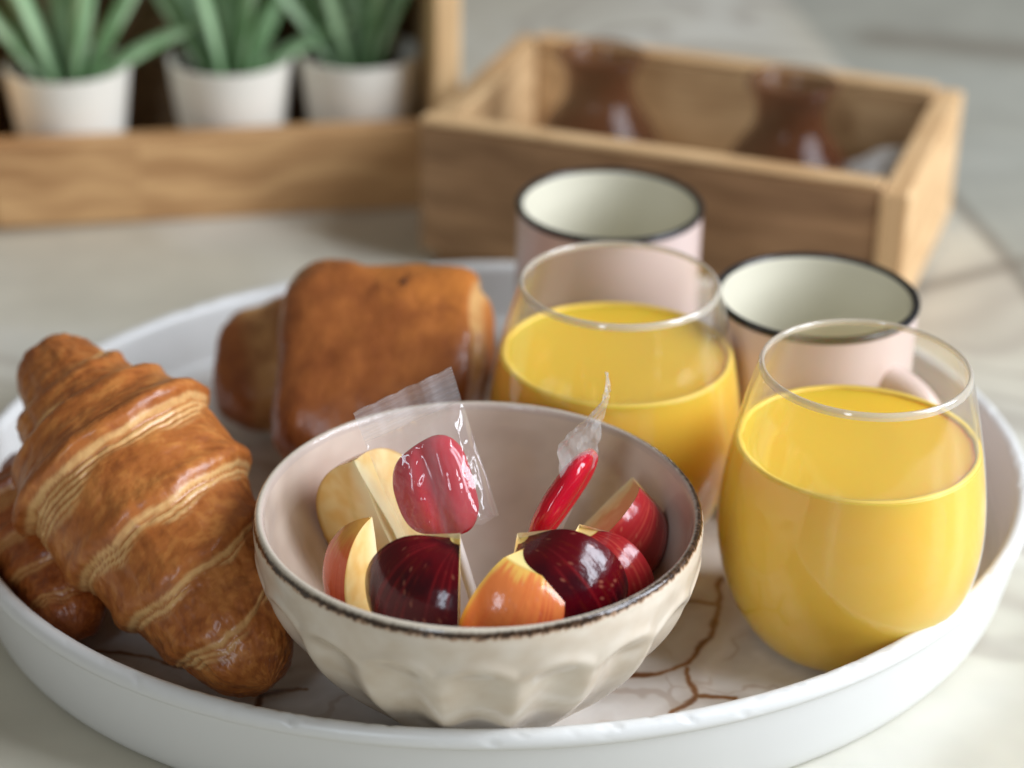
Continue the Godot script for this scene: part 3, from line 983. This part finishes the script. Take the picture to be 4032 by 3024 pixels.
	var fm := vmat(0.42, 0.5)
	fm.subsurf_scatter_enabled = true
	fm.subsurf_scatter_strength = 0.12
	part("flesh", g.mesh(false), fm, o)


func make_apples() -> void:
	wedge("pale yellow apple wedge with its large cut face up at the bowl's left back", Vector3(-0.0370, 0.0495, -0.5820), Vector3(-0.42, 0.86, -0.18), Vector3(-0.26, -0.20, -0.93), 84, 0.0275, "gold", 201, 0.05, 1.08, 0.04)
	wedge("orange-red apple wedge standing at the bowl's left front below the pale wedge", Vector3(-0.0378, 0.0475, -0.5560), Vector3(-0.12, 0.97, 0.02), Vector3(-0.86, 0, 0.46), 56, 0.0180, "blush", 211, 0.05, 1.50, 0.02)
	wedge("dark maroon apple wedge under the first lollipop at the bowl's front left", Vector3(-0.0142, 0.0560, -0.5440), Vector3(0.0, 0.97, 0.22), Vector3(-0.66, 0, 0.74), 86, 0.0280, "maroon", 221)
	wedge("orange-yellow apple wedge between the two dark wedges at the bowl's front", Vector3(0.0022, 0.0500, -0.5465), Vector3(0.30, 0.92, 0.02), Vector3(-0.10, 0.1, 1), 60, 0.0290, "orange", 231, 0.60)
	wedge("shiny maroon apple wedge with a bright window reflection at the bowl's front right", Vector3(0.0100, 0.0540, -0.5500), Vector3(-0.36, 0.90, 0.18), Vector3(0.50, 0.1, 0.86), 84, 0.0272, "maroon", 241)
	wedge("small red apple wedge against the bowl's right side beside the shiny maroon one", Vector3(0.0235, 0.0460, -0.5690), Vector3(-0.12, 0.95, 0.12), Vector3(0.30, 0.1, 0.95), 84, 0.0240, "red", 251, 0.25)
	wedge("red apple wedge leaning at the bowl's right back with cut face to the lollipop", Vector3(0.0240, 0.0500, -0.5920), Vector3(0.70, 0.62, -0.28), Vector3(0.46, -0.25, 0.82), 78, 0.0265, "red", 261, 0.20)


# ---------------------------------------------------------------- lollipops
func candy(sd: int) -> Mesh:
	# a flattened, slightly twisted sweet: long axis Y, thin in Z
	var g := Geo.new()
	var n := noise(sd, 60.0, 2)
	g.grid(64, 72, func(a, b):
		var th: float = a * PI
		var ph: float = b * TAU
		var e := 0.72
		var st: float = pow(sin(th), e)
		var ct: float = signf(cos(th)) * pow(absf(cos(th)), e)
		var cp: float = signf(cos(ph)) * pow(absf(cos(ph)), e)
		var sp: float = signf(sin(ph)) * pow(absf(sin(ph)), 0.9)
		var p := Vector3(0.0122 * st * cp, 0.0150 * ct, 0.0064 * st * sp)
		p.z *= 1.0 - 0.36 * exp(-pow((p.x + 0.0005) / 0.0026, 2.0))   # groove along its length
		p.y += 0.0014 * sin(p.x * 190.0) * clampf(ct * 2.0, -1.0, 1.0)
		return p * (1.0 + 0.03 * n.get_noise_3dv(p)))
	return g.mesh()


func sheet(rows: Array, nu: int, nv: int, extra: Callable) -> Mesh:
	# rows of [left, right] points, smoothed; extra(a, b) -> offset
	var g := Geo.new()
	var m := rows.size() - 1
	var pick := func(a: float, k: int) -> Vector3:
		var t := a * m
		var i := mini(int(t), m - 1)
		var p0: Vector3 = rows[maxi(i - 1, 0)][k]
		var p1: Vector3 = rows[i][k]
		var p2: Vector3 = rows[i + 1][k]
		var p3: Vector3 = rows[mini(i + 2, m)][k]
		return p1.cubic_interpolate(p2, p0, p3, t - i)
	g.grid(nu, nv, func(a, b):
		var l: Vector3 = pick.call(a, 0)
		var r: Vector3 = pick.call(a, 1)
		return l.lerp(r, b) + extra.call(a, b))
	return g.mesh(false)


func make_lollipops() -> void:
	var red := mat(s8(184, 18, 42), 0.10, 0.5)
	red.subsurf_scatter_enabled = true
	red.subsurf_scatter_strength = 0.4
	var film := mat(Color(1, 1, 1, 0.07), 0.06, 0.5)
	film.transparency = BaseMaterial3D.TRANSPARENCY_ALPHA
	var seal := mat(Color(1, 1, 1, 0.22), 0.12, 0.5)
	seal.transparency = BaseMaterial3D.TRANSPARENCY_ALPHA
	var stickm := mat(s8(232, 222, 212), 0.45, 0.5)
	var V := Vector3(0, 0.886, -0.463)
	var Wd := Vector3(0, 0.463, 0.886)
	# first lollipop, its flat face to the camera
	var c := Vector3(-0.0230, 0.0708, -0.5750)
	var up := (-0.30 * Vector3.RIGHT + 0.93 * V + 0.10 * Wd).normalized()
	var nz := (Wd - up * Wd.dot(up)).normalized()
	var t := thing("lollipop", "red wrapped lollipop turned flat to the front above the dark maroon wedge", "lollipop", c, 0.0, "wrapped lollipops in the bowl")
	t.transform = Transform3D(Basis(up.cross(nz), up, nz), c)
	part("candy", candy(301), red, t)
	var g := Geo.new()
	var path := []
	for i in 12:
		path.append(Vector3(0.0015, -0.012 - 0.0030 * i, -0.0005))
	tube(g, path, 0.0017, 14)
	part("stick", g.mesh(), stickm, t)
	var cr := noise(311, 80.0, 3)
	var cr2 := noise(312, 420.0, 2)
	# corners of the wrapper in the lollipop's own plane (x right, y up)
	var tl := Vector3(-0.0170, 0.0285, 0)
	var tr := Vector3(0.0155, 0.0330, 0)
	var br := Vector3(0.0165, -0.0135, 0)
	var bl := Vector3(-0.0130, -0.0150, 0)
	for sgn in [1.0, -1.0]:
		var rows := []
		for i in 5:
			var k := 0.20 + 0.80 * i / 4.0
			rows.append([tl.lerp(bl, k), tr.lerp(br, k)])
		var film_mesh := sheet(rows, 70, 60, func(a, b):
			var p: Vector3 = (tl.lerp(bl, 0.2 + 0.8 * a)).lerp(tr.lerp(br, 0.2 + 0.8 * a), b)
			var f: float = clampf(1.0 - pow(absf(p.x) / 0.0155, 2.6) , 0.0, 1.0) * sstep(0.0, 0.22, a) * sstep(1.25, 0.85, a)
			return Vector3(0.0006 * cr.get_noise_2d(a * 0.02 + 5.0, b * 0.05), 0.0008 * cr.get_noise_2d(b * 0.06, a * 0.02), sgn * (0.0074 * pow(f, 0.6) + 0.0004) + 0.0011 * cr.get_noise_3d(p.x * 1.3, p.y * 0.6, sgn) + 0.00008 * cr2.get_noise_2d(p.x, p.y)))
		part("wrapper", film_mesh, film, t)
	var srows := []
	for i in 3:
		var k := -0.02 + 0.22 * i / 2.0
		srows.append([tl.lerp(bl, k), tr.lerp(br, k)])
	part("wrapper_seal", sheet(srows, 60, 40, func(a, b): return Vector3(0.0003 * sin(b * 90.0) * (1.0 - a), 0.0004 * absf(sin(b * 140.0)) * (1.0 - sstep(0.0, 0.1, a)), 0.00055 * sin(a * TAU * 6.0) + 0.0016 * cr.get_noise_2d(b * 0.03, 3.0) - 0.002 * (1.0 - a))), seal, t)
	# second lollipop, seen nearly edge on
	c = Vector3(0.0160, 0.0690, -0.5755)
	up = (0.55 * Vector3.RIGHT + 0.83 * V - 0.05 * Wd).normalized()
	var nx := (0.84 * Vector3.RIGHT - 0.55 * V + 0.16 * Wd)
	nz = (nx - up * nx.dot(up)).normalized()
	var t2 := thing("lollipop", "red wrapped lollipop seen edge on at the right with a curled film tip", "lollipop", c, 0.0, "wrapped lollipops in the bowl")
	t2.transform = Transform3D(Basis(up.cross(nz), up, nz), c)
	var cm := part("candy", candy(305), red, t2)
	cm.scale = Vector3(1.0, 1.10, 0.68)
	g = Geo.new()
	tube(g, path, 0.0017, 14)
	part("stick", g.mesh(), stickm, t2)
	var inv := t2.transform.affine_inverse()
	var rw := [[Vector3(0.0067, 0.0586, -0.5680), Vector3(0.0165, 0.0532, -0.5801)], [Vector3(0.0139, 0.0674, -0.5680), Vector3(0.0227, 0.0713, -0.5802)], [Vector3(0.0154, 0.0772, -0.5685), Vector3(0.0258, 0.0779, -0.5802)], [Vector3(0.0140, 0.0887, -0.5698), Vector3(0.0271, 0.0852, -0.5802)], [Vector3(0.0187, 0.0949, -0.5697), Vector3(0.0277, 0.0932, -0.5803)], [Vector3(0.0248, 0.1020, -0.5697), Vector3(0.0291, 0.1007, -0.5803)], [Vector3(0.0274, 0.1075, -0.5697), Vector3(0.0296, 0.1043, -0.5803)], [Vector3(0.0275, 0.1144, -0.5697), Vector3(0.0286, 0.1092, -0.5803)]]
	for r in rw:
		r[0] = inv * r[0]
		r[1] = inv * r[1]
	var film2 := mat(Color(1, 1, 1, 0.16), 0.08, 0.5)
	film2.transparency = BaseMaterial3D.TRANSPARENCY_ALPHA
	part("wrapper", sheet(rw, 90, 40, func(a, b): return Vector3(0.0007 * cr.get_noise_2d(a * 0.05, b * 0.03), 0.0004 * cr.get_noise_2d(a * 0.08 + 2.0, b * 0.04), 0.0010 * cr.get_noise_2d(a * 0.10 + 4.0, b * 0.05))), film2, t2)
